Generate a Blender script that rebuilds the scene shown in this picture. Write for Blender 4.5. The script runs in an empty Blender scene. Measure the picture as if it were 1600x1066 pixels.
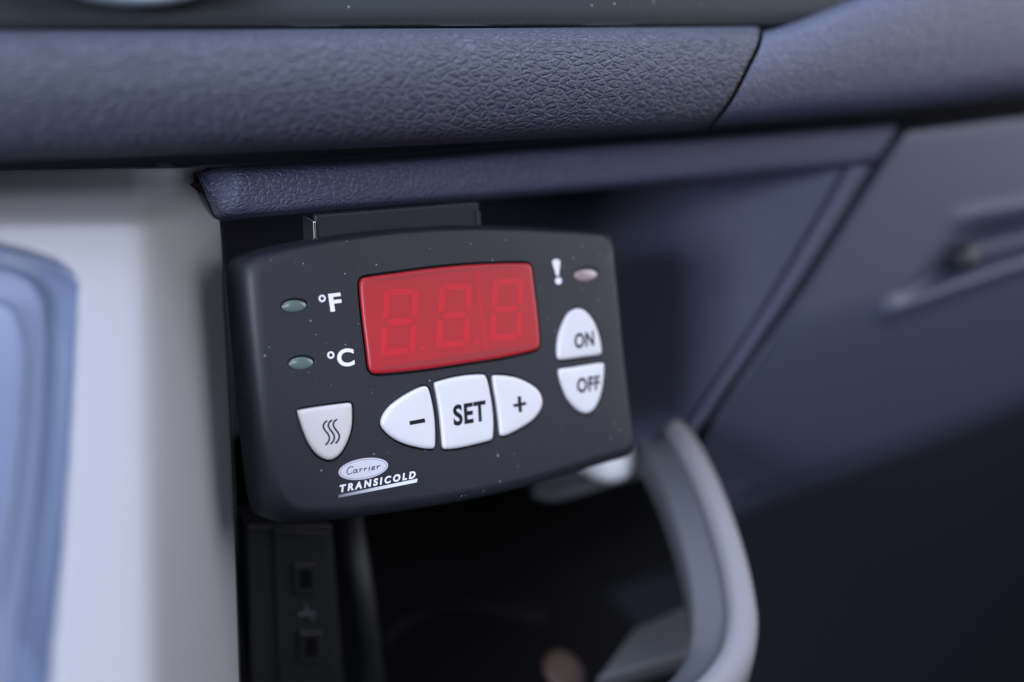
import bpy, bmesh, math, random
import numpy as np
from mathutils import Vector, Matrix
from mathutils.bvhtree import BVHTree

# ------------------------------------------------------------------ camera, light, exposure
S = bpy.context.scene
C = S.collection
random.seed(4)
MM = 0.001
H = 0.90                                   # height of the camera above the cab floor
CAM = Vector((0, 0, H))
ROT = (Matrix.Rotation(math.radians(-28.2), 3, 'Z') @ Matrix.Rotation(math.radians(72.5), 3, 'X'))
cd = bpy.data.cameras.new('camera'); cam = bpy.data.objects.new('camera', cd); C.objects.link(cam)
cam.location = CAM; cam.rotation_euler = ROT.to_euler()
cd.sensor_width = 36; cd.lens = 33.75; cd.clip_start = 0.005; cd.clip_end = 50
cd.dof.use_dof = True; cd.dof.focus_distance = 0.209; cd.dof.aperture_fstop = 3.7
S.camera = cam
S.render.engine = 'CYCLES'
S.view_settings.view_transform = 'Standard'; S.view_settings.look = 'None'
S.view_settings.exposure = -0.08; S.view_settings.gamma = 1
w = bpy.data.worlds.new('World'); S.world = w; w.use_nodes = True
w.node_tree.nodes['Background'].inputs[0].default_value = (0.55, 0.62, 0.85, 1)
w.node_tree.nodes['Background'].inputs[1].default_value = 0.05

def area(name, loc, target, sx, sy, power, col):
    d = bpy.data.lights.new(name, 'AREA'); d.shape = 'RECTANGLE'; d.size = sx; d.size_y = sy
    d.energy = power; d.color = col
    o = bpy.data.objects.new(name, d); C.objects.link(o); o.location = loc
    o.rotation_euler = (Vector(target) - Vector(loc)).to_track_quat('-Z', 'Y').to_euler()
    return o
T0 = (0.09, 0.19, H - 0.06)
area('windscreen_light', (0.14, 0.13, H + 0.80), (0.12, 0.18, H - 0.1), 1.0, 0.40, 15.5, (0.62, 0.74, 1.0))
area('side_window_light', (-0.86, -0.42, H + 0.16), T0, 0.40, 0.30, 18.0, (0.74, 0.79, 1.0))
area('rear_window_light', (-0.02, -0.80, H + 0.50), T0, 0.50, 0.30, 4.0, (0.80, 0.84, 1.0))
area('far_window_light', (1.10, -0.22, H + 0.34), T0, 1.10, 0.90, 13.5, (0.93, 0.92, 1.0))

# ------------------------------------------------------------------ helpers
def ray(px, py):
    return ROT @ Vector(((px - 800) / 1500, (533 - py) / 1500, -1))
def atY(px, py, Y):                        # Y in mm: distance of an upright plane into the dashboard
    d = ray(px, py); return CAM + d * (Y * MM / d.y)
def atZ(px, py, Z):                        # Z in mm below the camera
    d = ray(px, py); return CAM + d * (Z * MM / d.z)
def smooth(t): t = max(0, min(1, t)); return t * t * (3 - 2 * t)
def lerp_poly(pts, x):
    for i in range(len(pts) - 1):
        if x <= pts[i + 1][0] or i == len(pts) - 2:
            a, b = pts[i], pts[i + 1]; t = (x - a[0]) / (b[0] - a[0]); return a[1] + (b[1] - a[1]) * t
def catmull(pts, n, closed=True):
    P = [np.array(p, float) for p in pts]; m = len(P); out = []
    segs = m if closed else m - 1
    for i in range(segs):
        if closed: p0, p1, p2, p3 = P[i - 1], P[i], P[(i + 1) % m], P[(i + 2) % m]
        else: p0, p1, p2, p3 = P[max(i - 1, 0)], P[i], P[i + 1], P[min(i + 2, m - 1)]
        for k in range(n):
            t = k / n
            out.append(0.5 * (2 * p1 + (p2 - p0) * t + (2 * p0 - 5 * p1 + 4 * p2 - p3) * t * t + (3 * p1 - p0 - 3 * p2 + p3) * t ** 3))
    if not closed: out.append(P[-1])
    return out
def resample(poly, n, closed=True):
    P = np.array(poly, float)
    Q = np.vstack([P, P[:1]]) if closed else P
    L = np.r_[0, np.cumsum(np.linalg.norm(np.diff(Q, axis=0), axis=1))]
    t = np.linspace(0, L[-1], n + 1)[:-1] if closed else np.linspace(0, L[-1], n)
    return np.array([[np.interp(v, L, Q[:, k]) for k in range(Q.shape[1])] for v in t])
def offset(poly, d):                       # + grows, polygon any orientation
    P = np.array(poly, float); a = 0.5 * np.sum(P[:, 0] * np.roll(P[:, 1], -1) - np.roll(P[:, 0], -1) * P[:, 1])
    T = np.roll(P, -1, 0) - np.roll(P, 1, 0); T /= np.linalg.norm(T, axis=1)[:, None] + 1e-12
    N = np.c_[T[:, 1], -T[:, 0]] * (1 if a > 0 else -1)
    return P + N * d

def link(name, me, mat, parent=None, flat=False):
    o = bpy.data.objects.new(name, me); C.objects.link(o)
    if mat: me.materials.append(mat)
    if not flat:
        for p in me.polygons: p.use_smooth = True
    if parent: o.parent = parent
    return o
def mesh(name, verts, faces):
    me = bpy.data.meshes.new(name); me.from_pydata([tuple(v) for v in verts], [], faces); me.update(); return me
def fixn(me):
    bm = bmesh.new(); bm.from_mesh(me); bmesh.ops.remove_doubles(bm, verts=bm.verts, dist=1e-6)
    bmesh.ops.recalc_face_normals(bm, faces=bm.faces); bm.to_mesh(me); bm.free(); return me
def tag(o, label, cat, group=None, kind=None):
    o['label'] = label; o['category'] = cat
    if group: o['group'] = group
    if kind: o['kind'] = kind
    return o
def empty(name, loc, label, cat):
    o = bpy.data.objects.new(name, None); C.objects.link(o); o.location = loc; o.empty_display_size = 0.01
    return tag(o, label, cat)
def adopt(o, parent):                      # keep world placement
    o.parent = parent; o.matrix_parent_inverse = parent.matrix_basis.inverted(); return o

def mat(name, col, rough=0.5, metal=0.0, spec=0.5, coat=0.0, sheen=0.0):
    m = bpy.data.materials.new(name); m.use_nodes = True; b = m.node_tree.nodes['Principled BSDF']
    b.inputs['Base Color'].default_value = (*col, 1); b.inputs['Roughness'].default_value = rough
    b.inputs['Metallic'].default_value = metal; b.inputs['Specular IOR Level'].default_value = spec
    b.inputs['Coat Weight'].default_value = coat; b.inputs['Coat Roughness'].default_value = 0.08
    return m
def nd(m, t, **k):
    n = m.node_tree.nodes.new(t)
    for a, v in k.items():
        if a.startswith('i_'):
            n.inputs[a[2:].replace('_', ' ')].default_value = v
        else: setattr(n, a, v)
    return n
def coords(m, scale, off=(0, 0, 0)):
    tc = nd(m, 'ShaderNodeTexCoord'); mp = nd(m, 'ShaderNodeMapping'); m.node_tree.links.new(tc.outputs['Object'], mp.inputs[0])
    mp.inputs['Scale'].default_value = scale; mp.inputs['Location'].default_value = off
    return mp.outputs[0]
def grain(m, size_mm, strength, dist_mm=0.1, stretch=(1, 1, 1), leather=False, rvar=0.08):
    """fine moulded grain as a bump; leather=True gives creased cells"""
    L = m.node_tree.links; b = m.node_tree.nodes['Principled BSDF']
    sc = tuple(1000 / size_mm / s for s in stretch)
    co = coords(m, sc)
    no = nd(m, 'ShaderNodeTexNoise', i_Scale=0.8, i_Detail=3.0); L.new(co, no.inputs['Vector'])
    if leather:
        mx = nd(m, 'ShaderNodeMix', data_type='VECTOR'); mx.inputs['Factor'].default_value = 0.42
        L.new(co, mx.inputs[4]); 
        sub = nd(m, 'ShaderNodeVectorMath', operation='MULTIPLY_ADD'); L.new(no.outputs['Color'], sub.inputs[0])
        sub.inputs[1].default_value = (1.0, 1.0, 1.0); L.new(co, sub.inputs[2])
        vo = nd(m, 'ShaderNodeTexVoronoi', feature='DISTANCE_TO_EDGE', i_Scale=1.0); L.new(sub.outputs[0], vo.inputs['Vector'])
        cr = nd(m, 'ShaderNodeValToRGB'); cr.color_ramp.elements[0].position = 0.0; cr.color_ramp.elements[1].position = 0.22; cr.color_ramp.interpolation = 'EASE'
        L.new(vo.outputs['Distance'], cr.inputs[0])
        v2 = nd(m, 'ShaderNodeTexVoronoi', feature='DISTANCE_TO_EDGE', i_Scale=2.3); L.new(sub.outputs[0], v2.inputs['Vector'])
        c2 = nd(m, 'ShaderNodeValToRGB'); c2.color_ramp.elements[1].position = 0.2; L.new(v2.outputs['Distance'], c2.inputs[0])
        big = nd(m, 'ShaderNodeTexNoise', i_Scale=0.35, i_Detail=2.0); L.new(co, big.inputs['Vector'])
        a1 = nd(m, 'ShaderNodeMath', operation='MULTIPLY_ADD'); L.new(c2.outputs[0], a1.inputs[0]); a1.inputs[1].default_value = 0.25
        L.new(cr.outputs[0], a1.inputs[2])
        a2 = nd(m, 'ShaderNodeMath', operation='MULTIPLY_ADD'); L.new(big.outputs['Fac'], a2.inputs[0]); a2.inputs[1].default_value = 1.6
        L.new(a1.outputs[0], a2.inputs[2]); h = a2.outputs[0]
    else:
        h = no.outputs['Fac']
    bp = nd(m, 'ShaderNodeBump'); bp.inputs['Strength'].default_value = strength; bp.inputs['Distance'].default_value = dist_mm * MM
    L.new(h, bp.inputs['Height']); L.new(bp.outputs[0], b.inputs['Normal'])
    rr = nd(m, 'ShaderNodeMapRange'); r0 = b.inputs['Roughness'].default_value
    rr.inputs['To Min'].default_value = r0 - rvar; rr.inputs['To Max'].default_value = r0 + rvar
    L.new(no.outputs['Fac'], rr.inputs['Value']); L.new(rr.outputs[0], b.inputs['Roughness'])
    return m
def dust(m, size_mm, amount, col=(0.45, 0.45, 0.47), seed=0, speck=0.16):
    """pale specks of dust lying on the surface"""
    L = m.node_tree.links; b = m.node_tree.nodes['Principled BSDF']
    base = tuple(b.inputs['Base Color'].default_value)
    co = coords(m, (1000 / size_mm,) * 3, (seed, seed * 2, 0))
    vo = nd(m, 'ShaderNodeTexVoronoi', feature='F1', i_Scale=1.0); L.new(co, vo.inputs['Vector'])
    sep = nd(m, 'ShaderNodeSeparateColor'); L.new(vo.outputs['Color'], sep.inputs[0])
    rad = nd(m, 'ShaderNodeMath', operation='MULTIPLY'); L.new(sep.outputs[1], rad.inputs[0]); rad.inputs[1].default_value = speck
    lt = nd(m, 'ShaderNodeMath', operation='LESS_THAN'); L.new(vo.outputs['Distance'], lt.inputs[0]); L.new(rad.outputs[0], lt.inputs[1])
    pk = nd(m, 'ShaderNodeMath', operation='LESS_THAN'); L.new(sep.outputs[0], pk.inputs[0]); pk.inputs[1].default_value = amount
    mu = nd(m, 'ShaderNodeMath', operation='MULTIPLY'); L.new(lt.outputs[0], mu.inputs[0]); L.new(pk.outputs[0], mu.inputs[1])
    mix = nd(m, 'ShaderNodeMix', data_type='RGBA'); mix.inputs[6].default_value = base; mix.inputs[7].default_value = (*col, 1)
    L.new(mu.outputs[0], mix.inputs[0])
    src = b.inputs['Base Color']
    if src.is_linked: L.new(src.links[0].from_socket, mix.inputs[6])
    L.new(mix.outputs[2], src); return m
def mottle(m, size_mm, c2, lo=0.45, hi=0.65):
    L = m.node_tree.links; b = m.node_tree.nodes['Principled BSDF']
    co = coords(m, (1000 / size_mm,) * 3)
    no = nd(m, 'ShaderNodeTexNoise', i_Scale=1.0, i_Detail=5.0); L.new(co, no.inputs['Vector'])
    mr = nd(m, 'ShaderNodeMapRange'); mr.inputs['From Min'].default_value = lo; mr.inputs['From Max'].default_value = hi
    L.new(no.outputs['Fac'], mr.inputs['Value'])
    mix = nd(m, 'ShaderNodeMix', data_type='RGBA'); mix.inputs[6].default_value = b.inputs['Base Color'].default_value
    mix.inputs[7].default_value = (*c2, 1); L.new(mr.outputs[0], mix.inputs[0]); L.new(mix.outputs[2], b.inputs['Base Color']); return m

M = {}
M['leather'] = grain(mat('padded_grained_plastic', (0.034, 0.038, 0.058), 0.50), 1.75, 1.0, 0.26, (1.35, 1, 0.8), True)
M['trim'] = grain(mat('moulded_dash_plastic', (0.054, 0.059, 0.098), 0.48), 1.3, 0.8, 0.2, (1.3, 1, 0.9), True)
M['fascia'] = dust(grain(mat('fine_grained_fascia_plastic', (0.010, 0.0135, 0.0155), 0.62, spec=0.3), 0.25, 0.5, 0.05), 1.6, 0.25, (0.3, 0.32, 0.33), 3, 0.13)
M['lid'] = grain(mat('glove_box_plastic', (0.048, 0.056, 0.090), 0.52), 1.2, 0.3, 0.1)
M['console'] = grain(mat('light_grey_console_plastic', (0.27, 0.27, 0.28), 0.55), 0.7, 0.35, 0.08)
M['inlay'] = grain(mat('blue_grey_inlay', (0.10, 0.128, 0.20), 0.35), 0.8, 0.15, 0.05)
M['dark'] = grain(mat('black_plastic', (0.010, 0.011, 0.013), 0.55), 0.6, 0.3, 0.05)
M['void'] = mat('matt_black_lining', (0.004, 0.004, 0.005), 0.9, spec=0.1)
M['socket'] = grain(mat('dark_grey_plastic', (0.012, 0.0125, 0.015), 0.5), 0.6, 0.2, 0.04)
M['housing'] = grain(mat('matt_black_housing', (0.0110, 0.0130, 0.0190), 0.50, spec=0.42), 0.16, 0.7, 0.035)
dust(M['housing'], 0.7, 0.40, (0.13, 0.13, 0.14), 9, 0.12); dust(M['housing'], 1.5, 0.5, (0.42, 0.41, 0.42), 1, 0.10)
M['button'] = dust(grain(mat('white_button_plastic', (0.55, 0.55, 0.565), 0.36), 3, 0.05, 0.05), 5, 0.15, (0.2, 0.2, 0.2), 5, 0.03)
M['button_heat'] = dust(grain(mat('cream_button_plastic', (0.48, 0.465, 0.45), 0.36), 3, 0.05, 0.05), 5, 0.15, (0.2, 0.2, 0.2), 5, 0.03)
M['ink'] = mat('navy_print', (0.005, 0.006, 0.010), 0.6, spec=0.2)
M['white_ink'] = mat('white_print', (0.70, 0.70, 0.75), 0.45)
M['silver_ink'] = grain(mat('silver_print', (0.50, 0.50, 0.55), 0.45), 0.2, 0.3, 0.02)
M['red'] = dust(mat('red_display_lens', (0.34, 0.010, 0.016), 0.46, coat=0.08), 2.0, 0.35, (0.6, 0.2, 0.22), 7, 0.06)
M['red_seg'] = mat('unlit_red_segment', (0.46, 0.007, 0.016), 0.46, coat=0.08)
M['red_dark'] = mat('red_display_edge', (0.26, 0.018, 0.022), 0.42, coat=0.08)
M['led'] = mat('green_indicator_lens', (0.085, 0.125, 0.115), 0.25, coat=0.5)
M['led_pink'] = mat('clear_pink_lens', (0.28, 0.22, 0.225), 0.15, coat=0.6)
M['chrome'] = mat('satin_chrome', (0.62, 0.66, 0.72), 0.22, metal=1)
M['ring'] = mat('silver_painted_ring', (0.34, 0.40, 0.44), 0.35, metal=0.2)
M['pearl'] = mat('polished_silver_cap', (0.85, 0.88, 0.88), 0.25, metal=0.0, coat=0.5)
M['steel'] = grain(mat('dark_metal_bracket', (0.012, 0.013, 0.018), 0.5), 0.5, 0.2, 0.03)
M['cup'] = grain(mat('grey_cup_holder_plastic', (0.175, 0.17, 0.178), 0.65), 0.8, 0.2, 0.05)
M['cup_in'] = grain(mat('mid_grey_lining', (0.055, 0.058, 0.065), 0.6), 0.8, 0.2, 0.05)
M['copper'] = mat('copper_brown', (0.05, 0.027, 0.02), 0.6)
M['carpet'] = grain(mat('navy_carpet', (0.012, 0.014, 0.020), 0.95, spec=0.1), 2.0, 0.8, 0.8)

# ------------------------------------------------------------------ picture-to-plane patches with true depth
def coons(top, bot, left, right, us, vs):
    T = lambda P, t: np.array([np.interp(t, P['l'], P['p'][:, k]) for k in (0, 1)])
    def prep(p):
        p = np.array(p, float); l = np.r_[0, np.cumsum(np.linalg.norm(np.diff(p, axis=0), axis=1))]; return {'p': p, 'l': l / l[-1]}
    t, b, l, r = map(prep, (top, bot, left, right)); G = []
    for v in vs:
        row = []
        for u in us:
            s = (1 - v) * T(t, u) + v * T(b, u) + (1 - u) * T(l, v) + u * T(r, v)
            s -= (1 - u) * (1 - v) * T(t, 0) + u * (1 - v) * T(t, 1) + (1 - u) * v * T(b, 0) + u * v * T(b, 1)
            row.append(s)
        G.append(row)
    return G
def crv(pts, n=10): return catmull(pts, n, closed=False)
def patch(name, m, top, bot, rows, cols=None, left=None, right=None, yf=lambda x, y, u, v: 0.0, nu=80, nv=40, parent=None):
    """surface whose edges follow the moulding; rows=[(v, Y mm)] give its true depth into the dash"""
    left = left or [top[0], bot[0]]; right = right or [top[-1], bot[-1]]
    cols = cols or [(0, 0), (1, 0)]
    def dens(a, n):
        a = [np.array(p, float) for p in a]; out = []
        w_ = [max(np.linalg.norm((q - p) * np.array([1, 0.02])), 1e-4) for p, q in zip(a, a[1:])]
        for p, q, l in zip(a, a[1:], w_):
            k = max(2, int(round(n * l / sum(w_))))
            out += [p + (q - p) * i / k for i in range(k)]
        return out + [a[-1]]
    def mono(a, n):
        if len(a) < 3: return a
        c_ = catmull(a, n, closed=False); o_ = []
        for i, q in enumerate(c_):
            j = min(i // n, len(a) - 2); lo, hi = sorted((a[j][1], a[j + 1][1])); o_.append((q[0], min(max(q[1], lo), hi)))
        return o_
    R = dens(mono(rows, 4), nv); Q = dens(mono(cols, 3), nu)
    R = [(min(max(r[0], 0), 1), r[1]) for r in R]; Q = [(min(max(q[0], 0), 1), q[1]) for q in Q]
    G = coons(top, bot, left, right, [q[0] for q in Q], [r[0] for r in R])
    V = []; F = []; n = len(Q)
    for j, r in enumerate(R):
        for i, q in enumerate(Q):
            x, y = G[j][i]; V.append(atY(x, y, r[1] + q[1] + yf(x, y, q[0], r[0])))
    for j in range(len(R) - 1):
        for i in range(n - 1): F.append((j * n + i, (j + 1) * n + i, (j + 1) * n + i + 1, j * n + i + 1))
    o = link(name, mesh(name, V, F), m)
    if parent: adopt(o, parent)
    return o
def sd_poly(P, x, y):                      # signed px distance, negative inside
    P = np.array(P, float); A = P; B = np.roll(P, -1, 0); p = np.array([x, y]); e = B - A; w_ = p - A
    t = np.clip((w_ * e).sum(1) / (e * e).sum(1), 0, 1); d = np.linalg.norm(w_ - e * t[:, None], axis=1).min()
    c = ((A[:, 1] > y) != (B[:, 1] > y)) & (x < (B[:, 0] - A[:, 0]) * (y - A[:, 1]) / (B[:, 1] - A[:, 1] + 1e-12) + A[:, 0])
    return -d if c.sum() % 2 else d
def slab(name, poly3, thick, m, parent=None, bev=0.0, segs=3):
    """flat-ish polygon given in space, thickened by vector thick and bevelled"""
    bm = bmesh.new(); vs = [bm.verts.new(p) for p in poly3]; f = bm.faces.new(vs)
    r = bmesh.ops.extrude_face_region(bm, geom=[f]); nv = [v for v in r['geom'] if isinstance(v, bmesh.types.BMVert)]
    bmesh.ops.translate(bm, verts=nv, vec=thick); bmesh.ops.recalc_face_normals(bm, faces=bm.faces)
    if bev: bmesh.ops.bevel(bm, geom=list(bm.edges), offset=bev, segments=segs, affect='EDGES', profile=0.5)
    me = bpy.data.meshes.new(name); bm.to_mesh(me); bm.free()
    o = link(name, me, m, flat=True)
    if bev:
        for p in me.polygons: p.use_smooth = True
        o.modifiers.new('wn', 'WEIGHTED_NORMAL')
    if parent: adopt(o, parent)
    return o
def tube(name, pts, rad, m, parent=None, ns=14, squash=None):
    pts = [Vector(p) for p in pts]; V = []; F = []; n = len(pts)
    up = Vector((0, 0, 1))
    for i, p in enumerate(pts):
        t = (pts[min(i + 1, n - 1)] - pts[max(i - 1, 0)]).normalized(); s = t.cross(up).normalized(); q = s.cross(t)
        r = rad[i] if isinstance(rad, (list, tuple)) else rad
        a, b = (r, r) if squash is None else (r * squash[0], r * squash[1])
        for k in range(ns):
            an = 2 * math.pi * k / ns; V.append(p + s * math.cos(an) * a + q * math.sin(an) * b)
    for i in range(n - 1):
        for k in range(ns): F.append((i * ns + k, i * ns + (k + 1) % ns, (i + 1) * ns + (k + 1) % ns, (i + 1) * ns + k))
    F.append(tuple(range(ns))[::-1]); F.append(tuple(range((n - 1) * ns, n * ns)))
    o = link(name, fixn(mesh(name, V, F)), m)
    if parent: adopt(o, parent)
    return o
def lathe(name, prof, origin, axis, m, parent=None, ns=40):
    ax = Vector(axis).normalized(); a = ax.orthogonal().normalized(); b = ax.cross(a); V = []; F = []
    for r, h in prof:
        for k in range(ns):
            t = 2 * math.pi * k / ns; V.append(Vector(origin) + ax * h * MM + (a * math.cos(t) + b * math.sin(t)) * r * MM)
    for j in range(len(prof) - 1):
        for k in range(ns): F.append((j * ns + k, j * ns + (k + 1) % ns, (j + 1) * ns + (k + 1) % ns, (j + 1) * ns + k))
    o = link(name, fixn(mesh(name, V, F)), m)
    if parent: adopt(o, parent)
    return o

# ------------------------------------------------------------------ footwell
fl = mesh('floor', [(-2, -1.5, 0), (3, -1.5, 0), (3, 2, 0), (-2, 2, 0)], [(0, 1, 2, 3)])
o = link('floor', fl, M['carpet']); o['kind'] = 'structure'; o['label'] = 'dark carpeted footwell floor below the dashboard'
bk = mesh('bulkhead', [(-2, 0.62, -0.01), (3, 0.62, -0.01), (3, 0.62, 1.3), (-2, 0.62, 1.3)], [(3, 2, 1, 0)])
o = link('bulkhead', bk, M['carpet']); o['kind'] = 'structure'; o['label'] = 'dark bulkhead behind the dashboard'

OUT = [(-300, 330), (0, 376), (46, 387), (93, 403), (120, 422), (129, 445), (124, 550), (116, 705), (105, 860), (89, 1015), (75, 1200), (-300, 1200)]
INN = [(-300, 420), (-40, 455), (0, 465), (27, 480), (43, 511), (47, 565), (40, 674), (28, 782), (10, 899), (-10, 1020), (-20, 1200), (-300, 1200)]
def yfront(y): return 196 - (y - 262) * 0.075 + 26 * smooth((360 - y) / 100)
def con_y(x, y, u, v):
    Y = yfront(y) - 15 * smooth((360 - y) / 100) * smooth((x - 200) / 100)
    # right-hand side of the column folds away from the front
    xb = 228 + 0.03 * (y - 400); k = 0.27
    t = (x - xb) / 30
    Y += (22 + 0.030 * (y - 345)) * k * (math.log1p(math.exp(min(t * 3, 30))) / 3)
    Y += 5.5 * smooth(-(sd_poly(OUT, x, y)) / 16)
    return Y
# ------------------------------------------------------------------ dashboard
dash = empty('dashboard', atY(830, 500, 215), 'dark blue grey moulded dashboard with grained padded trim behind the controller', 'dashboard')
patch('upper_fascia', M['fascia'], [(-400, -260), (1900, -300)], [(-400, 49), (0, 47), (600, 46), (1192, 44), (1900, 44)],
      [(0, 222), (0.5, 208), (0.93, 199), (0.985, 199), (1, 203)], nu=60, nv=30, parent=dash)
TT = [(-300, 50), (0, 48), (600, 45), (1000, 43), (1150, 42), (1180, 42), (1187, 46)]
TB = [(-300, 280), (0, 253), (200, 245), (400, 238), (600, 230), (800, 220), (1000, 209), (1060, 205), (1107, 199)]
SEAM = [(1187, 46), (1182, 71), (1165, 106), (1144, 147), (1124, 177), (1107, 199)]
ROWS = [(0.0, 232), (0.0, 200), (0.008, 194), (0.04, 189.6), (0.12, 186.4), (0.3, 184.2), (0.55, 183.5), (0.8, 184.8), (0.93, 188), (0.985, 193), (1.0, 200), (1.0, 240)]
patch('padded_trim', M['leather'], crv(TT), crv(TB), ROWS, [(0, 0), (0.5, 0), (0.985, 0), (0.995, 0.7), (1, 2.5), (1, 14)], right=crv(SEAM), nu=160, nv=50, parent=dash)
SEAM2 = [(1193, 50), (1188, 74), (1171, 109), (1150, 150), (1130, 179), (1112, 199)]
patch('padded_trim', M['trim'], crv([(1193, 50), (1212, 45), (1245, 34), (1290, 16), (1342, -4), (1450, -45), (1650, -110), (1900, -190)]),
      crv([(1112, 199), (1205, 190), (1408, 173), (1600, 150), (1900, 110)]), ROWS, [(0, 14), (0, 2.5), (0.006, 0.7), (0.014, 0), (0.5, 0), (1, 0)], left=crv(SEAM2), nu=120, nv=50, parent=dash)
adopt(slab('dark_gap_filler', [Vector((-.15, .256, H + .02)), Vector((.45, .256, H + .02)), Vector((.45, .256, H - .035)), Vector((-.15, .256, H - .035))], Vector((0, .002, 0)), M['void']), dash)  # black filler added behind the gap to stop light and keep it dark
# rim below the trim, with the ceiling of the recess behind it
YT = [(300, 262), (330, 262), (600, 247), (830, 229), (1000, 217), (1200, 203), (1408, 188)]
RB = [(340, 350), (400, 342), (600, 324), (750, 313), (830, 306), (1000, 292), (1200, 273), (1318, 264), (1366, 258)]
patch('lower_rim', M['trim'], crv(YT), crv(RB), [(0, 245), (0, 222), (0.05, 215), (0.14, 211.5), (0.4, 210.5), (0.8, 211), (0.93, 213), (1, 217), (1, 232)],
      [(0, 0), (1, 0)], left=crv([(300, 262), (314, 288), (329, 322), (341, 350)]), right=[(1408, 188), (1366, 258)],
      yf=lambda x, y, u, v: (con_y(x, y, 0, 0) - 1.5 - 211) * smooth((375 - x) / 80), nu=120, nv=36, parent=dash)
L1 = [(1318, 262), (1270, 345), (1212, 443), (1154, 535), (1085, 640), (1040, 710)]
L2 = [(1366, 258), (1320, 335), (1250, 445), (1180, 545), (1105, 652), (1060, 715)]
patch('recess_pillar', M['trim'], [L1[0], L2[0]], [L1[-1], L2[-1]], [(0, 211), (1, 211)], [(0, 6), (0.1, 3.4), (0.25, 1.4), (0.45, 0.3), (0.6, 0), (0.85, 0.3), (0.96, 1.2), (1, 2.5), (1, 9)],
      left=crv(L1), right=crv(L2), nu=30, nv=30, parent=dash)
# side and back wall of the storage recess
V = []; F = []; LP = crv(L1, 6); NR = 26
for j, (x, y) in enumerate(LP):
    p = atY(x, y, 215.5)
    for i in range(NR + 1):
        t = i / NR
        if t < 0.55: a = t / 0.55; dx, dy = -24 * a, 42 * a
        else:
            a = (t - 0.55) / 0.45 * math.pi / 2; dx, dy = -24 - 62 * (math.sin(a) * 0.35 + 0.65 * (1 - math.cos(a))), 42 + 36 * math.sin(a)
        V.append(p + Vector((dx, dy, 0)) * MM)
    V.append(V[-1] + Vector((-160 * MM, 0, 0)))
n = NR + 2
for j in range(len(LP) - 1):
    for i in range(n - 1): F.append((j * n + i, (j + 1) * n + i, (j + 1) * n + i + 1, j * n + i + 1))
adopt(link('recess_wall', mesh('recess_wall', V, F), M['trim']), dash)
c = atY(1318, 262, 217)
slab('recess_ceiling', [Vector((c.x + .02, .2235, atY(830, 306, 217).z - .0005)), Vector((c.x + .02, .33, atY(830, 306, 217).z - .0005)), Vector((-.02, .33, atY(830, 306, 217).z - .0005)), Vector((-.02, .2235, atY(830, 306, 217).z - .0005))],
     Vector((0, 0, .004)), M['dark'], dash)
# glove box lid with its sunken handle
HP = [(1395, 472), (1440, 415), (1496, 350), (1530, 338), (1640, 318), (1850, 285), (1850, 350), (1640, 402), (1500, 444), (1405, 478)]
def lid_y(x, y, u, v):
    d = sd_poly(HP, x, y); base = 24 * smooth((y + 0.30 * (x - 1300) - 470) / 420)
    dep = 13 * smooth(-d / 48)
    ridge = 0
    e = abs((y - (490 - 0.37 * (x - 1380)))) ; ridge = -3.0 * smooth(1 - e / 26) * smooth((x - 1365) / 30)
    e2 = abs((y - (343 - 0.17 * (x - 1490)))); ridge += -0.7 * smooth(1 - e2 / 22) * smooth((x - 1470) / 40)
    return base + dep + ridge
patch('glove_box_lid', M['lid'], crv([(1415, 198), (1600, 176), (1900, 140)]), crv([(1080, 832), (1330, 742), (1600, 640), (1900, 520)]),
      [(0, 226), (0.004, 217), (0.02, 212), (0.06, 210.5), (0.5, 210.5), (0.9, 214), (0.97, 219), (1, 228), (1, 250)],
      [(0, 9), (0.003, 2.2), (0.010, -0.6), (0.022, -1.2), (0.05, -0.3), (0.5, 0), (1, 0)],
      left=crv([(1415, 198), (1327, 335), (1257, 445), (1187, 545), (1111, 656), (1080, 720), (1068, 780), (1080, 832)]), yf=lid_y, nu=150, nv=120, parent=dash)
lp = atY(1492, 402, 216)
lid = [o for o in dash.children if o.name.startswith('glove_box_lid')][0]
adopt(lathe('lock', [(0.01, 7), (3.0, 7), (4.2, 6), (4.6, 4), (4.6, -4)], lp, (0, -1, 0.15), M['steel']), lid)

# ------------------------------------------------------------------ rotary knob at the upper left
kc = atY(185, -278, 200)
kn = empty('rotary_knob', kc, 'dark round dial with silver ring on the upper fascia, cut by the top edge', 'knob')
kr = (atY(185, 2, 200) - kc).length * 1000
lathe('chrome_ring', [(kr - 1.5, -4), (kr - 1.5, 2.5), (kr - 1.0, 3.4), (kr - 0.3, 3.6), (kr + 0.5, 3.0), (kr + 0.9, 1.5), (kr + 1.0, -6)], kc, (0, -1, 0.1), M['ring'], kn, 96)
lathe('knob_face', [(0.01, 3.0), (kr - 3, 1.0), (kr - 1.6, 0.6), (kr - 1.4, -4)], kc, (0, -1, 0.1), M['dark'], kn, 64)

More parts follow.
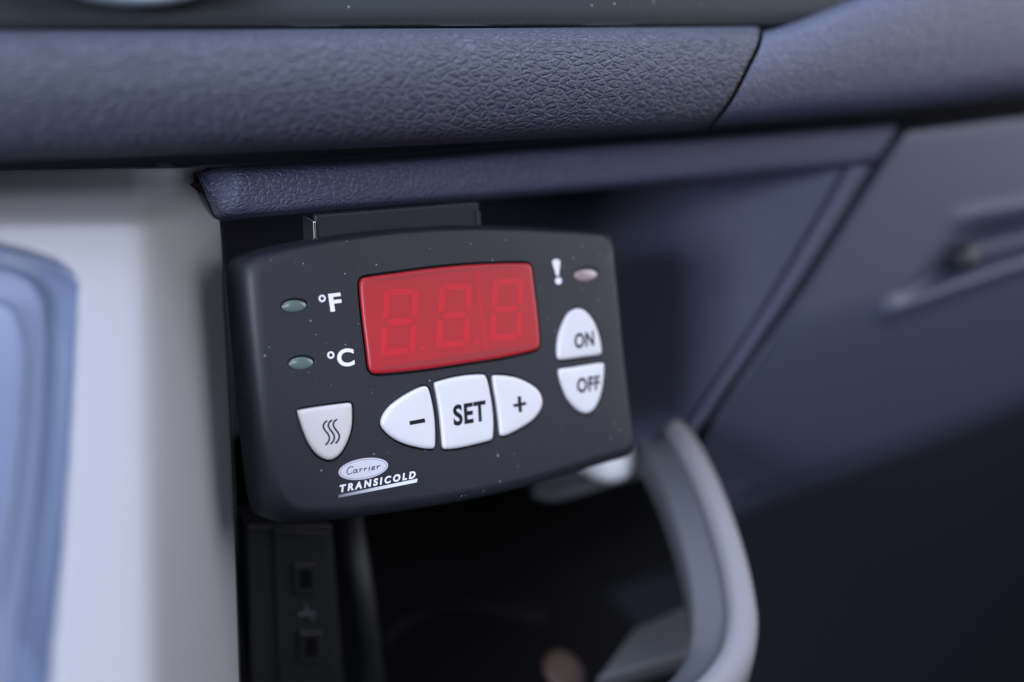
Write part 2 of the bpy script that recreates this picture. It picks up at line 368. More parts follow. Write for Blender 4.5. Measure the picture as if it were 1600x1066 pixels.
# ------------------------------------------------------------------ light grey centre console
con = empty('centre_console', atY(230, 700, 175), 'light grey plastic console column with sunken blue inlay, left of the controller', 'console')
patch('console_shell', M['console'], [(-300, 300), (0, 268), (322, 262)], [(-300, 1200), (0, 1200), (377, 1200)],
      [(0, 22), (0, 6), (0.01, 1.5), (0.03, 0), (0.5, 0), (1, 0)], [(0, 0), (0.5, 0), (0.993, 0), (0.998, 0.6), (1, 3), (1, 60)],
      right=crv([(322, 262), (332, 300), (343, 345), (352, 500), (361, 700), (368, 900), (377, 1200)]), yf=con_y, nu=260, nv=200, parent=con)
def inlay(name, P, dep, m, parent, rim, rings=None):
    P = resample(P, 90); V = []; F = []
    rings = rings or [(0, dep + 5), (0, dep * 0.5), (0.3, dep * 0.62), (0.7, dep * 0.75), (1, dep * 0.93), (1.5, dep)]
    for dd, y0 in rings:
        for x, y in offset(P, -dd * rim): V.append(atY(x, y, yfront(y) + y0))
    k = len(P)
    for j in range(len(rings) - 1):
        for i in range(k): F.append((j * k + i, j * k + (i + 1) % k, (j + 1) * k + (i + 1) % k, (j + 1) * k + i))
    F.append(tuple(range((len(rings) - 1) * k, len(rings) * k)))
    o = link(name, fixn(mesh(name, V, F)), m); adopt(o, parent); return o
inl = inlay('inlay_panel', offset(resample(crv(OUT[1:-1], 6) + [np.array(OUT[-1]), np.array(OUT[0])], 120), -6), 4.2, M['inlay'], con, 6)
inlay('inlay_pad', INN, 1.2, M['inlay'], con, 12, [(-.5, 5.5), (-.5, 4.3), (0, 4.3), (0.1, 2.0), (0.4, 0.8), (0.9, 0.3), (1.4, 0.2)])
MID = [(x + 28 if x < 60 else x + 2, y - 42) for x, y in INN[:6]] + [(75, 560), (70, 674), (60, 782), (44, 899), (26, 1020), (14, 1200), (-300, 1200)]
inlay('inlay_step', MID, 1.2, M['inlay'], con, 10, [(-.3, 5.5), (-.3, 4.3), (0.1, 3.3), (0.4, 2.7), (1.0, 2.5)])

# ------------------------------------------------------------------ dark storage bay under the controller
bay = empty('storage_bay', atY(700, 900, 260), 'black open storage bay beneath the controller', 'storage bay')
def quad(name, a, b, c_, d, m, parent):
    o = slab(name, [a, b, c_, d], Vector((0, 0.002, -0.001)), m, parent); return o
z0, z1 = -0.20 + H, -0.078 + H
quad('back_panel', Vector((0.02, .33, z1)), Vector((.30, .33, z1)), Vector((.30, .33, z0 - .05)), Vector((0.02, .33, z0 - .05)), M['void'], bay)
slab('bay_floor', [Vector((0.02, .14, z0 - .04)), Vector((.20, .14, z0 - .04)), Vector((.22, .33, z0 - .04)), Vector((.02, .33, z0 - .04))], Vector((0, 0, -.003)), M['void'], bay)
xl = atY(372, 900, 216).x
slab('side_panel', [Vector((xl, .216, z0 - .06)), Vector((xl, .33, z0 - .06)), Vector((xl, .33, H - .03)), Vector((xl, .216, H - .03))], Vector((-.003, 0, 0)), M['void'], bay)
# curved lining and ridge
tube('ridge', [atY(545, 800, 232), atY(566, 930, 226), atY(585, 1100, 218)], 0.0035, M['dark'], bay)
arc = crv([(590, 1010), (625, 975), (680, 955), (760, 950), (850, 965)], 6)
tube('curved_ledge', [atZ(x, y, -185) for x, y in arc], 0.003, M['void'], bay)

# ------------------------------------------------------------------ socket panel, lower left of bay
sp = empty('charging_port_panel', atY(480, 950, 222), 'black panel with two stacked charging ports below the controller', 'socket panel')
Ys = 216
slab('backing', [atY(x, y, Ys) for x, y in [(385, 820), (520, 820), (548, 1200), (395, 1200)]], Vector((0, .012, 0)), M['dark'], sp, .0012)
slab('raised_frame', [atY(x, y, Ys - 1.2) for x, y in [(428, 826), (514, 832), (534, 1200), (440, 1200)]], Vector((0, .0025, 0)), M['dark'], sp, .0007)
for (x, y) in ((478, 905), (487, 1012)):
    pts = [(x - 19, y - 24), (x + 17, y - 24), (x + 19, y + 24), (x - 17, y + 24)]
    p = slab('port', [atY(a, b, Ys - 2.4) for a, b in pts], Vector((0, .002, 0)), M['socket'], sp, .0005)
    pts = [(x - 9, y - 14), (x + 9, y - 14), (x + 10, y + 14), (x - 8, y + 14)]
    adopt(slab('opening', [atY(a, b, Ys - 2.7) for a, b in pts], Vector((0, .001, 0)), M['void']), p)
for dx, dy, w_, h_ in ((-14, 0, 28, 5), (-4, -9, 5, 9), (4, 3, 6, 7)):
    slab('symbol', [atY(480 + a, 958 + b, Ys - 2.0) for a, b in [(dx, dy), (dx + w_, dy - 1), (dx + w_, dy + h_), (dx, dy + h_)]], Vector((0, .001, 0)), M['cup_in'], sp)

# ------------------------------------------------------------------ shelf behind the controller and its silver plug
sh = empty('socket_shelf', atY(930, 740, 250), 'dark grey moulded shelf behind the lower right corner of the controller', 'shelf')
Yh = 236
slab('shelf_front', [atY(x, y, Yh) for x, y in [(800, 700), (880, 672), (1020, 640), (1034, 716), (1012, 732), (860, 778), (838, 772)]], Vector((0, .03, 0)), M['cup_in'], sh, .002)
tube('lip', [atY(x, y, Yh - 1) for x, y in crv([(835, 768), (870, 774), (960, 748), (1015, 730), (1030, 716)], 5)], .0019, M['cup_in'], sh)
pc = atY(938, 708, Yh - 3)
pl = lathe('lighter_plug', [(0.01, 14.0), (2.5, 13.6), (4.8, 12.4), (6.5, 10.2), (7.7, 7), (8.2, 3), (8.2, -6)], pc, (0.0, -1, 0.12), M['pearl'])
tag(pl, 'shiny silver domed plug peeking out under the lower right corner of the controller', 'plug')

# ------------------------------------------------------------------ cup holder
Zc = -160
cup = empty('cup_holder', atZ(1160, 900, -124), 'grey rounded cup holder loop sticking out at the lower right of the controller', 'cup holder')
PATH = crv([(1050, 664), (1072, 694), (1100, 752), (1128, 830), (1146, 905), (1150, 965), (1132, 1025), (1075, 1085), (960, 1140), (850, 1170)], 8)
pts = [atZ(x, y, -108 - (y - 640) * 0.10) for x, y in PATH]
pts = [Vector(p) for p in resample([tuple(p) for p in pts], 70, closed=False)]
# profile: (outward, up) in mm along the loop
PRO = [(4.0, -16), (5.6, -6), (5.2, -2.0), (3.4, 0.5), (0.8, 1.2), (-1.2, 0.4), (-2.4, -2.2)]
PRI = [(-2.35, -2.0), (-3.0, -3.8), (-9.4, -4.6), (-10.8, -5.8), (-11.4, -8), (-11.4, -13)]
def sweep(name, pts, prof, m, parent):
    V = []; F = []; k = len(prof)
    for i, p in enumerate(pts):
        t = (pts[min(i + 1, len(pts) - 1)] - pts[max(i - 1, 0)]).normalized(); s = t.cross(Vector((0, 0, 1))).normalized()
        for a, b in prof: V.append(p + (-s if s.x < 0 and False else s) * (-a) * MM + Vector((0, 0, b * MM)))
    for i in range(len(pts) - 1):
        for j in range(k - 1): F.append((i * k + j, i * k + j + 1, (i + 1) * k + j + 1, (i + 1) * k + j))
    o = link(name, mesh(name, V, F), m); adopt(o, parent); return o
# outward is to the right of the walk direction reversed: path walks towards the viewer, outward is +x side
sweep('loop_rim', pts, [tuple(q) for q in catmull(PRO, 4, closed=False)], M['cup'], cup)
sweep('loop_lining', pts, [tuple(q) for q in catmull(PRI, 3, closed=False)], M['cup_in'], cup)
slab('cup_base', [atZ(x, y, Zc - 12) for x, y in [(990, 980), (1086, 939), (1104, 976), (1075, 1020), (930, 1060)]], Vector((0, 0, -.006)), M['cup_in'], cup, .0012)
cn = lathe('coin', [(0.01, 1.6), (6.0, 1.6), (6.8, 1.2), (7.0, 0), (6.5, -0.4), (0.01, -0.4)], atZ(880, 1050, Zc - 24), (0.3, -0.5, 0.9), M['copper'])
tag(cn, 'small blurred copper brown coin at the bottom of the dark storage bay', 'coin')

# ------------------------------------------------------------------ bracket above the controller
br = empty('mounting_bracket', atY(620, 350, 215), 'flat dark metal bracket joining the top of the controller to the rim', 'bracket')
slab('plate', [atY(x, y, 203) for x, y in [(492, 336), (748, 316), (752, 400), (496, 420)]], Vector((0, .002, 0)), M['steel'], br, .0005)
slab('flange', [atY(x, y, 202.4) for x, y in [(489, 346), (494, 345.5), (498, 420), (492, 420)]], Vector((0, .008, 0)), M['chrome'], br, .0003)
slab('flange', [atY(x, y, 202.4) for x, y in [(746, 330), (751, 329.5), (755, 400), (749, 400)]], Vector((0, .008, 0)), M['steel'], br, .0003)

# ------------------------------------------------------------------ temperature controller
# its own frame: x along the face, y up the face, z out of the face, in millimetres
Xd = Vector((0.865, 0.126, -0.486)); Nd = Vector((0.487, 0.020, 0.873)).normalized()
Xd = (Xd - Nd * Xd.dot(Nd)).normalized(); Yd = Nd.cross(Xd)
Rd = ROT @ Matrix((Xd, Yd, Nd)).transposed()
Od = CAM + ROT @ Vector((-12.659, 5.653, -217.925)) * MM
MW = Matrix.Translation(Od) @ Rd.to_4x4()
MI = MW.inverted()
ctl = bpy.data.objects.new('temperature_controller', None); C.objects.link(ctl); ctl.empty_display_size = .01
ctl.matrix_world = MW
tag(ctl, 'black rectangular temperature controller with red display and white buttons hanging under the dash rim', 'controller')
def L_(px, py, wz=0.0):                    # picture point to a point on the controller at height wz (mm)
    d = (MI.to_3x3() @ ray(px, py)); o_ = MI @ CAM; t = (wz * MM - o_.z) / d.z; p = o_ + d * t; return np.array([p.x, p.y]) * 1000
def zpts(pts, s, ox, oy): return [(ox + x / s, oy + y / s) for x, y in pts]
def loc(pts, wz=0.0): return [tuple(L_(x, y, wz)) for x, y in pts]
def ringmesh(name, rings, cap=True, capback=True):
    V = []; F = []; k = len(rings[0][0])
    for P, z in rings:
        for i, (x, y) in enumerate(P):
            zz = z[i] if isinstance(z, (list, np.ndarray)) else z
            V.append((x * MM, y * MM, zz * MM))
    for j in range(len(rings) - 1):
        for i in range(k): F.append((j * k + i, j * k + (i + 1) % k, (j + 1) * k + (i + 1) % k, (j + 1) * k + i))
    if cap: F.append(tuple(range((len(rings) - 1) * k, len(rings) * k)))
    if capback: F.append(tuple(range(k))[::-1])
    return fixn(mesh(name, V, F))
def solid(name, P, prof, m, parent=ctl):
    """P outline (mm), prof [(inset, z)] from back to front"""
    rings = [(offset(P, -i), z) for i, z in prof]
    return link(name, ringmesh(name, rings), m, parent)

# housing outline: silhouette of the shell about 4 mm behind the face
SIL = [(372, 430), (374, 410), (386, 397), (418, 386), (500, 371), (600, 359), (700, 353), (800, 354), (880, 358), (930, 361),
       (943, 363), (949, 371), (955, 430), (962, 500), (969, 570), (977, 640), (983, 692), (983, 706), (976, 714), (940, 724), (880, 742), (800, 765), (700, 786),
       (600, 802), (520, 812), (450, 817), (422, 811), (409, 796), (402, 760), (393, 680), (382, 560), (376, 490)]
Z1 = -4.0
B = resample(catmull(loc(SIL, Z1), 6), 260)
u0, u1 = B[:, 0].min(), B[:, 0].max(); v0, v1 = B[:, 1].min(), B[:, 1].max()
cx = (u0 + u1) / 2; cy = (v0 + v1) / 2
# how far the flat face lies inside that outline on each side
LI, RI, TI, BI = 3.8, 2.5, 2.0, 3.4
FcO = []
for x, y in B:
    a = (x - u0) / (u1 - u0)
    top = np.interp(x, *zip(*sorted([(p[0], p[1]) for p in B if p[1] > cy], key=lambda q: q[0])))
    bot = np.interp(x, *zip(*sorted([(p[0], p[1]) for p in B if p[1] <= cy], key=lambda q: q[0])))
    nx = u0 + LI + a * (u1 - u0 - LI - RI); hh = max(top - bot, 1); b_ = (y - bot) / hh
    FcO.append((nx, y + BI * (1 - b_) - TI * b_))
FcO = resample(FcO, 260)
# match start points
k0 = min(range(260), key=lambda i: np.linalg.norm(FcO[i] - (np.array(B[0]) + np.array([LI * .9, 0])))); FcO = np.roll(FcO, -k0, axis=0)
rings = [(offset(B, -1.0), -16.0), (offset(B, 0.2), -13.5), (offset(B, 0.5), -12.0), (offset(B, 0.3), -9.0), (B, -5.5), (B, Z1)]
for a in np.linspace(0.12, 1, 12):
    an = a * math.pi / 2; t = 1 - math.cos(an); z = Z1 + (0 - Z1) * math.sin(an)
    rings.append((B * (1 - t) + FcO * t, z))
s3 = lambda p: zpts(p, 3.135, 540, 380); s4 = lambda p: zpts(p, 2.539, 760, 340); s2 = lambda p: zpts(p, 4.1, 340, 560); s5 = lambda p: zpts(p, 5.517, 560, 400)
BZ = 0.9                                   # button height above the face
OUTL = {
 'minus': s3([(180, 885), (190, 845), (218, 805), (260, 770), (320, 732), (375, 706), (398, 702), (410, 712), (422, 750), (436, 820), (443, 890), (445, 960), (442, 998), (430, 1008), (380, 1005), (300, 985), (240, 955), (198, 918)]),
 'set': s3([(443, 690), (452, 681), (520, 662), (600, 648), (675, 644), (690, 650), (704, 690), (721, 780), (730, 870), (728, 945), (722, 963), (700, 972), (620, 992), (550, 1006), (497, 1010), (484, 1002), (478, 940), (468, 840), (454, 750)]),
 'plus': s3([(728, 657), (738, 648), (790, 650), (850, 662), (910, 690), (952, 725), (970, 770), (962, 815), (925, 865), (870, 903), (810, 935), (776, 945), (765, 935), (758, 870), (748, 790), (735, 715)]),
 'on': s4([(288, 540), (290, 490), (302, 440), (325, 390), (348, 367), (372, 360), (400, 372), (430, 410), (450, 460), (460, 505), (462, 536), (454, 545), (400, 552), (335, 561), (296, 563)]),
 'off': s4([(294, 612), (300, 600), (350, 594), (410, 584), (462, 577), (472, 586), (470, 640), (460, 700), (440, 750), (418, 773), (395, 777), (365, 760), (330, 720), (310, 675), (298, 638)]),
 'heat': s2([(522, 350), (528, 334), (600, 320), (700, 305), (800, 292), (848, 287), (864, 298), (868, 350), (866, 430), (850, 500), (820, 570), (780, 625), (730, 652), (680, 640), (630, 600), (590, 540), (560, 470), (538, 405)]),
}
DISP = s5([(18, 225), (30, 197), (80, 180), (300, 150), (500, 122), (700, 98), (900, 80), (1100, 68), (1300, 62), (1455, 63), (1488, 82), (1500, 125), (1515, 250), (1540, 450), (1560, 650), (1565, 760), (1555, 798), (1515, 817), (1400, 845), (1200, 885), (1000, 915), (800, 945), (600, 975), (400, 998), (200, 1015), (130, 1012), (103, 985), (90, 930), (70, 760), (45, 560), (25, 360)])
def outline(px, wz, n=64): return resample(catmull(loc(px, wz), 6), n)
def ell(cx_, cy_, a, b, ang, wz=0, n=40):
    t = np.linspace(0, 2 * math.pi, n, endpoint=False); ca, sa = math.cos(ang), math.sin(ang)
    return np.array(loc([(cx_ + a * math.cos(q) * ca - b * math.sin(q) * sa, cy_ + a * math.cos(q) * sa + b * math.sin(q) * ca) for q in t], wz))
LEDS = [('green', 460, 477.5, 21.5, 11), ('green', 471, 567, 21.5, 11.5), ('pink', 916, 429, 20, 11)]

# the face with its chamfered pockets
from mathutils.geometry import delaunay_2d_cdt
dispP = outline(DISP, 0.5, 120)
POCK = [(offset(dispP, 0.45), 2.2)] + [(offset(outline(px, BZ), 0.42), 2.0) for px in OUTL.values()] + [(ell(x, y, a, b), 1.4) if False else (ell(x, y, a, b, -0.06), 1.4) for n_, x, y, a, b in LEDS]
CH = 0.14
loops = [FcO] + [offset(P, CH) for P, _ in POCK]
pts2 = []; edg = []
for lp_ in loops:
    k = len(pts2); n_ = len(lp_); pts2 += [Vector((float(x), float(y))) for x, y in lp_]; edg += [(k + i, k + (i + 1) % n_) for i in range(n_)]
# joined pockets must not overlap each other: merge is left to the triangulation
vv, ee, ff, _, _, _ = delaunay_2d_cdt(pts2, edg, [], 0, 1e-5)
def inside(P, x, y):
    return sd_poly(P, x, y) < 0
V = []; F = []; k = 260
for P, z in rings:
    for x, y in P: V.append((x * MM, y * MM, z * MM))
for j in range(len(rings) - 1):
    for i in range(k): F.append((j * k + i, j * k + (i + 1) % k, (j + 1) * k + (i + 1) % k, (j + 1) * k + i))
F.append(tuple(range(k))[::-1])
base_ = len(V); V += [(p.x * MM, p.y * MM, 0) for p in vv]
for f in ff:
    c_ = sum((vv[i] for i in f), Vector((0, 0))) / len(f)
    if inside(FcO, c_.x, c_.y) and not any(inside(lp_, c_.x, c_.y) for lp_ in loops[1:]): F.append(tuple(base_ + i for i in f))
for (P, dep), top_l in zip(POCK, loops[1:]):
    b0 = len(V); n_ = len(P)
    for Q, z in ((top_l, 0), (P, -CH), (P, -dep)): V += [(x * MM, y * MM, z * MM) for x, y in Q]
    for j in range(2):
        for i in range(n_): F.append((b0 + j * n_ + i, b0 + (j + 1) * n_ + i, b0 + (j + 1) * n_ + (i + 1) % n_, b0 + j * n_ + (i + 1) % n_))
    F.append(tuple(range(b0 + 2 * n_, b0 + 3 * n_)))
hm = mesh('housing', V, F); bm = bmesh.new(); bm.from_mesh(hm); bmesh.ops.remove_doubles(bm, verts=bm.verts, dist=5e-7)
bmesh.ops.recalc_face_normals(bm, faces=bm.faces); bm.to_mesh(hm); bm.free()
housing = link('housing', hm, M['housing'], ctl)
hm.set_sharp_from_angle(angle=math.radians(40))

# display lens
lens = solid('display_window', dispP, [(0, -2.1), (0, 0.15), (0.08, 0.4), (0.3, 0.62), (0.75, 0.7), (1.2, 0.7)], M['red'])
def plate(name, P, z, th, m, parent):
    me = ringmesh(name, [(P, z - th), (P, z)]); return link(name, me, m, parent, flat=True)
# dark bands where the lens is seen edge-on, top and bottom
bandT = s5([(110, 206), (300, 182), (600, 140), (900, 108), (1180, 92), (1420, 88), (1420, 98), (1180, 108), (900, 128), (600, 166), (300, 212), (120, 222)])
bandB = s5([(175, 960), (420, 925), (760, 870), (1100, 815), (1420, 780), (1525, 765), (1525, 785), (1300, 835), (1000, 885), (700, 930), (400, 965), (180, 985)])
for b_ in (bandT, bandB): plate('lens_edge', resample(loc(b_, 0.72), 60), 0.725, 0.05, M['red_dark'], lens)
def quadmap(c4): # TL TR BR BL in px -> function (s,t) in 0..1, t up
    TL, TR, BR, BL = [L_(x, y, 0.72) for x, y in c4]
    return lambda s, t: (1 - s) * (1 - t) * BL + s * (1 - t) * BR + s * t * TR + (1 - s) * t * TL
DIG = [s5([(225, 288), (518, 285), (487, 838), (185, 865)]), s5([(705, 245), (980, 234), (952, 775), (665, 797)]), s5([(1160, 205), (1425, 190), (1402, 707), (1132, 737)])]
tx, ty, g = 0.18, 0.092, 0.016
HX = [(tx * .55, 1 - ty * 0), (1 - tx * .55, 1)]
SEG = [ # seven hexagonal strokes
 [(.10, 1), (.92, 1), (.80, 1 - ty), (.22, 1 - ty)],
 [(.10, 0), (.88, 0), (.78, ty), (.22, ty)],
 [(.13, .5), (.22, .5 + ty / 2), (.78, .5 + ty / 2), (.87, .5), (.78, .5 - ty / 2), (.22, .5 - ty / 2)],
 [(0, .545), (tx, .60), (tx, .90), (.07, .985), (0, .95)], [(1, .545), (1 - tx, .60), (1 - tx, .90), (.95, .985), (1, .95)],
 [(0, .455), (tx, .40), (tx, .10), (.07, .015), (0, .05)], [(1, .455), (1 - tx, .40), (1 - tx, .10), (.93, .015), (1, .05)]]
for c4 in DIG:
    f = quadmap(c4); V = []; F = []
    for s_ in SEG:
        k = len(V); q = [f(a, b) for a, b in s_]; V += [(p[0] * MM, p[1] * MM, 0.74 * MM) for p in q]
        V += [(p[0] * MM, p[1] * MM, 0.68 * MM) for p in q]; m_ = len(s_)
        F.append(tuple(range(k, k + m_))); F.append(tuple(range(k + m_, k + 2 * m_))[::-1])
        for i in range(m_): F.append((k + i, k + m_ + i, k + m_ + (i + 1) % m_, k + (i + 1) % m_))
    link('digit', fixn(mesh('digit', V, F)), M['red_seg'], lens, flat=True)
for x, y in ((553, 792), (1020, 735)):
    P = np.array([L_(560 + (x + 18 * math.cos(a)) / 5.517, 400 + (y + 22 * math.sin(a)) / 5.517, .72) for a in np.linspace(0, 2 * math.pi, 16, endpoint=False)])
    plate('decimal_point', P, 0.735, 0.05, M['red_seg'], lens)
plate('seam', np.array(loc(s5([(1012, 150), (1030, 150), (1106, 815), (1092, 818)]), .72)), 0.733, 0.05, M['red_seg'], lens)

# buttons
def dome_button(name, key, m, label=None, rr=0.8):
    P = outline(OUTL[key], BZ, 96); k = len(P); A = P; Bn = np.roll(P, -1, 0); e = Bn - A
    def dist(x, y):
        w_ = np.array([x, y]) - A; t = np.clip((w_ * e).sum(1) / (e * e).sum(1), 0, 1); return np.linalg.norm(w_ - e * t[:, None], axis=1).min()
    def hgt(d):
        q = min(d / rr, 1); return BZ - 0.75 + 0.6 * math.sqrt(max(0, 1 - (1 - q) ** 2)) + 0.20 * (1 - math.exp(-d / 3.0))
    pts = [Vector((float(x), float(y))) for x, y in P]
    for d_ in (0.05, 0.15, 0.3, 0.5):
        pts += [Vector((float(x), float(y))) for x, y in offset(P, -d_) if sd_poly(P, x, y) < -d_ * 0.9]
    x0, y0 = P.min(0); x1, y1 = P.max(0); g_ = 0.45
    for i in range(int((x1 - x0) / g_) + 1):
        for j in range(int((y1 - y0) / g_) + 1):
            x, y = x0 + i * g_, y0 + (j + 0.5 * (i % 2)) * g_
            if sd_poly(P, x, y) < -0.65: pts.append(Vector((float(x), float(y))))
    vv, _, ff, _, _, _ = delaunay_2d_cdt(pts, [(i, (i + 1) % k) for i in range(k)], [], 1, 1e-6)
    V = [(v.x * MM, v.y * MM, hgt(dist(v.x, v.y)) * MM) for v in vv]; F = [tuple(f) for f in ff]
    b0 = len(V); V += [(x * MM, y * MM, (BZ - 0.75) * MM) for x, y in P] + [(x * MM, y * MM, -1.9 * MM) for x, y in P]
    for i in range(k): F.append((b0 + i, b0 + (i + 1) % k, b0 + k + (i + 1) % k, b0 + k + i))
    me = mesh(name, V, F); bm = bmesh.new(); bm.from_mesh(me); bmesh.ops.remove_doubles(bm, verts=bm.verts, dist=2e-6)
    bmesh.ops.recalc_face_normals(bm, faces=bm.faces)
    if sum(f.normal.z * f.calc_area() for f in bm.faces) < 0: bmesh.ops.reverse_faces(bm, faces=bm.faces)
    bm.to_mesh(me); bm.free()
    o = link(name, me, m, ctl)
    if label: o['label'] = label
    return o
def textmesh(body, shear=0.0, off=0.0, spacing=1.0, res=6):
    cu = bpy.data.curves.new('t', 'FONT'); cu.body = body; cu.size = 1; cu.shear = shear; cu.offset = off; cu.space_character = spacing; cu.resolution_u = res
    ob = bpy.data.objects.new('t', cu); C.objects.link(ob); dg = bpy.context.evaluated_depsgraph_get(); dg.update()
    me = bpy.data.meshes.new_from_object(ob.evaluated_get(dg), depsgraph=dg); bpy.data.objects.remove(ob); return me
def place_text(name, me, p0, p1, p2, m, parent, surf=None, wz=0.0, lift=0.035):
    """maps the text's box to bottom-left p0, bottom-right p1, top-left p2 (picture points)"""
    a, b, c_ = L_(*p0, wz), L_(*p1, wz), L_(*p2, wz)
    X = np.array([v.co[:2] for v in me.vertices]); mn, mx = X.min(0), X.max(0); U = (X - mn) / (mx - mn)
    bm = bmesh.new(); bm.from_mesh(me)
    tree = BVHTree.FromObject(surf, bpy.context.evaluated_depsgraph_get()) if surf else None
    for v, (s_, t) in zip(bm.verts, U):
        q = a + (b - a) * s_ + (c_ - a) * t; z = wz * MM
        if tree:
            h = tree.ray_cast(Vector((q[0] * MM, q[1] * MM, .01)), Vector((0, 0, -1)))
            if h[0]: z = h[0].z
        v.co = (q[0] * MM, q[1] * MM, z + lift * MM)
    if bm.faces and sum(f.normal.z for f in bm.faces) < 0: bmesh.ops.reverse_faces(bm, faces=bm.faces)
    out = bpy.data.meshes.new(name); bm.to_mesh(out); bm.free()
    return link(name, out, m, parent, flat=True)
def strokes(paths, w_):                    # flat strokes in a px-like plane -> mesh
    V = []; F = []
    for P in paths:
        P = [np.array(p, float) for p in P]; k = len(V); n_ = len(P)
        for i, p in enumerate(P):
            t = P[min(i + 1, n_ - 1)] - P[max(i - 1, 0)]; t /= np.linalg.norm(t) + 1e-9; nn = np.array([-t[1], t[0]])
            ww = w_ if not isinstance(w_, (list, tuple)) else w_[i]
            V += [(*(p + nn * ww / 2), 0), (*(p - nn * ww / 2), 0)]
        for i in range(n_ - 1): F.append((k + 2 * i, k + 2 * i + 1, k + 2 * i + 3, k + 2 * i + 2))
    return V, F
def place_px(name, V, F, m, parent, surf=None, wz=0.0, lift=0.035):
    tree = BVHTree.FromObject(surf, bpy.context.evaluated_depsgraph_get()) if surf else None; W = []
    for x, y, _ in V:
        q = L_(x, y, wz); z = wz * MM
        if tree:
            h = tree.ray_cast(Vector((q[0] * MM, q[1] * MM, .01)), Vector((0, 0, -1)))
            if h[0]: z = h[0].z
        W.append((q[0] * MM, q[1] * MM, z + lift * MM))
    me = mesh(name, W, F); bm = bmesh.new(); bm.from_mesh(me)
    for f in bm.faces:
        f.normal_update()
        if f.normal.z < 0: f.normal_flip()
    bm.to_mesh(me); bm.free(); return link(name, me, m, parent, flat=True)

b = {k: dome_button('button', k, M['button_heat'] if k == 'heat' else M['button']) for k in OUTL}
for k, l in (('minus', 'white half-oval button marked with a minus sign'), ('set', 'white middle button marked SET'), ('plus', 'white half-oval button marked with a plus sign'),
             ('on', 'white button marked ON'), ('off', 'white button marked OFF'), ('heat', 'cream shield-shaped button with three wavy lines')): b[k]['label'] = l
bpy.context.view_layer.update()
V, F = strokes([s3([(314, 882), (389, 868)])], 20 / 3.135); place_px('lettering', V, F, M['ink'], b['minus'], b['minus'], BZ)
V, F = strokes([s3([(822, 797), (845, 792.5), (862, 789), (884, 784.5)])], 15.5 / 3.135)
V2, F2 = strokes([s3([(850, 750), (852, 775), (853.5, 800), (856, 828)])], 17 / 3.135)
place_px('lettering', V, F, M['ink'], b['plus'], b['plus'], BZ); place_px('lettering', V2, F2, M['ink'], b['plus'], b['plus'], BZ, 0.045)
place_text('lettering', textmesh('SET', 0, 0.034, 1.08), s3([(530, 898)])[0], s3([(690, 870)])[0], s3([(525, 794)])[0], M['ink'], b['set'], b['set'], BZ)
place_text('lettering', textmesh('ON', 0, 0.034, 1.05), s4([(350, 522)])[0], s4([(428, 509)])[0], s4([(348, 461)])[0], M['ink'], b['on'], b['on'], BZ)
place_text('lettering', textmesh('OFF', 0, 0.034, 1.08), s4([(360, 698)])[0], s4([(452, 684)])[0], s4([(358, 638)])[0], M['ink'], b['off'], b['off'], BZ)
wave = [(702, 400), (684, 415), (677, 436), (688, 461), (707, 485), (716, 510), (709, 535), (691, 555)]
ws = [[(x + dx, y + dy) for x, y in [tuple(q) for q in catmull(wave, 4, closed=False)]] for dx, dy in ((0, 0), (32, -5), (64, -10))]
V, F = strokes([s2(w_) for w_ in ws], 11 / 4.1); place_px('lettering', V, F, M['ink'], b['heat'], b['heat'], BZ)

# indicator lamps
for n_, x, y, a, b_ in LEDS:
    P = ell(x, y + 1.0, a - 1.6, b_ - 1.4, -0.06, -0.2)
    c_ = P.mean(0); rr = [(P, -1.3), (P, -0.45)] + [(c_ + (P - c_) * s_, z) for s_, z in ((.96, -.25), (.85, -.12), (.6, 0.0), (.3, .06))]
    o = link('indicator_lamp', ringmesh('indicator_lamp', rr), M['led' if n_ == 'green' else 'led_pink'], ctl)
    o['label'] = 'unlit dark green oval indicator lamp' if n_ == 'green' else 'clear pinkish oval warning lamp beside the exclamation mark'

# printing on the face
for ch, p0, p1, p2, rc in (('F', (516.5, 487.5), (535.5, 485), (512.5, 459.5), (503.3, 466.5)), ('C', (528, 574), (554.5, 571.5), (525.5, 546), (516.8, 555))):
    place_text('lettering', textmesh(ch, 0, 0.03), p0, p1, p2, M['white_ink'], ctl)
    V = []; F = []; N_ = 24
    for i in range(N_):
        an = 2 * math.pi * i / N_
        for r in (5.6, 2.9): V.append((rc[0] + r * math.cos(an), rc[1] + r * 1.04 * math.sin(an), 0))
    for i in range(N_): j = (i + 1) % N_; F.append((2 * i, 2 * i + 1, 2 * j + 1, 2 * j))
    place_px('degree_ring', V, F, M['white_ink'], ctl)
top_ = [(862.6, 410), (864, 406.5), (868, 405), (873, 405.6), (875.2, 408.5), (875.2, 412)]
V = [(x, y, 0) for x, y in top_ + [(872.8, 431), (869.2, 431.3)]]; place_px('exclamation_mark', V, [tuple(range(len(V)))], M['white_ink'], ctl)
V = [(872.5 + 5.2 * math.cos(a), 439 + 5.6 * math.sin(a), 0) for a in np.linspace(0, 2 * math.pi, 20, endpoint=False)]
place_px('exclamation_dot', V, [tuple(range(20))], M['white_ink'], ctl)

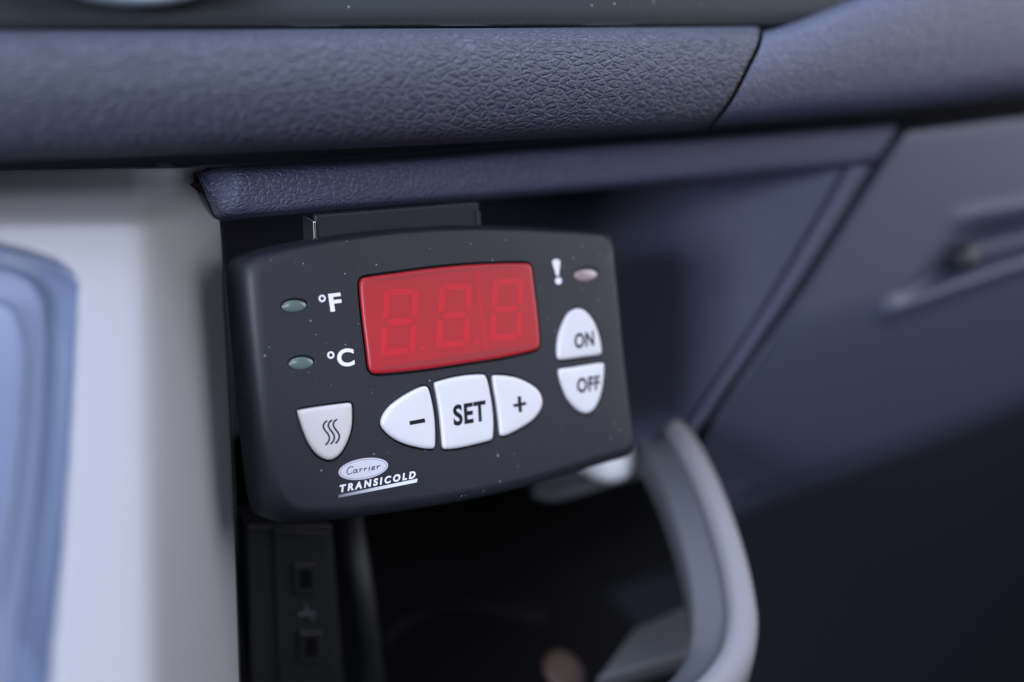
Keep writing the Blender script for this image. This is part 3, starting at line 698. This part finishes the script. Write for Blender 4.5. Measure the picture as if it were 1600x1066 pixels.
# oval emblem, word and underline
s8 = lambda p: zpts(p, 8, 500, 700)
def oval(a, b_, n=56):
    c0 = np.array((541, 262)); e1 = np.array((309, -47)); e2 = np.array((6, 130)); e1 = e1 * a; e2 = e2 * b_
    return [tuple(c0 + e1 * math.cos(t) + e2 * math.sin(t)) for t in np.linspace(0, 2 * math.pi, n, endpoint=False)]
V = [(x, y, 0) for x, y in s8(oval(1, 1))]; em = place_px('emblem', V, [tuple(range(56))], M['silver_ink'], ctl)
A, B_ = s8(oval(.94, .885)), s8(oval(.925, .855)); V = []; F = []
for p, q in zip(A, B_): V += [(*p, 0), (*q, 0)]
for i in range(56): j = (i + 1) % 56; F.append((2 * i, 2 * i + 1, 2 * j + 1, 2 * j))
place_px('emblem_line', V, F, M['ink'], em, None, 0, 0.05)
# hand-shaped italic letters of the emblem (zoomed picture units)
cur = [
 [(412, 246), (408, 236), (392, 233), (368, 242), (348, 265), (338, 292), (341, 316), (356, 328), (378, 324), (402, 308)],   # C
 [(462, 272), (448, 268), (430, 276), (418, 294), (418, 308), (428, 312), (446, 302), (460, 280), (466, 268), (458, 296), (462, 306), (474, 300)],  # a
 [(490, 266), (503, 264), (496, 300)], [(500, 276), (514, 262), (530, 258)],
 [(546, 258), (560, 256), (552, 290)], [(557, 268), (572, 254), (588, 250)],
 [(606, 248), (620, 246), (611, 278), (622, 280)], [(622, 224), (627, 219)],
 [(650, 258), (672, 250), (682, 238), (674, 230), (656, 238), (646, 256), (650, 272), (668, 272), (688, 260)],
 [(704, 232), (718, 230), (711, 264)], [(716, 242), (732, 226), (752, 222), (756, 228)]]
V = []; F = []
for p in cur:
    q = [tuple(v) for v in catmull(p, 5, closed=False)]; a, f_ = strokes([s8(q)], 10 / 8); k = len(V); V += a; F += [tuple(i + k for i in t) for t in f_]
place_px('lettering', V, F, M['ink'], em, None, 0, 0.06)
place_text('lettering', textmesh('TRANSICOLD', 0.18, 0.045, 1.5), s8([(250, 560)])[0], s8([(1198, 376)])[0], s8([(244, 466)])[0], M['white_ink'], ctl)
# underline, printed as a fade from grey to silver
mu = mat('fading_silver_print', (0.5, 0.5, 0.55), 0.45); Lk = mu.node_tree.links
tc = nd(mu, 'ShaderNodeTexCoord'); sx = nd(mu, 'ShaderNodeSeparateXYZ'); Lk.new(tc.outputs['Generated'], sx.inputs[0]); cr = nd(mu, 'ShaderNodeValToRGB')
cr.color_ramp.elements[0].color = (.13, .135, .16, 1); cr.color_ramp.elements[1].color = (.62, .63, .68, 1); cr.color_ramp.elements[1].position = 0.65
Lk.new(sx.outputs[0], cr.inputs[0]); Lk.new(cr.outputs[0], mu.node_tree.nodes['Principled BSDF'].inputs['Base Color'])
V = [(x, y, 0) for x, y in s8([(232, 588), (1219, 384), (1210, 430), (228, 624)])]; place_px('underline', V, [(0, 1, 2, 3)], mu, ctl)
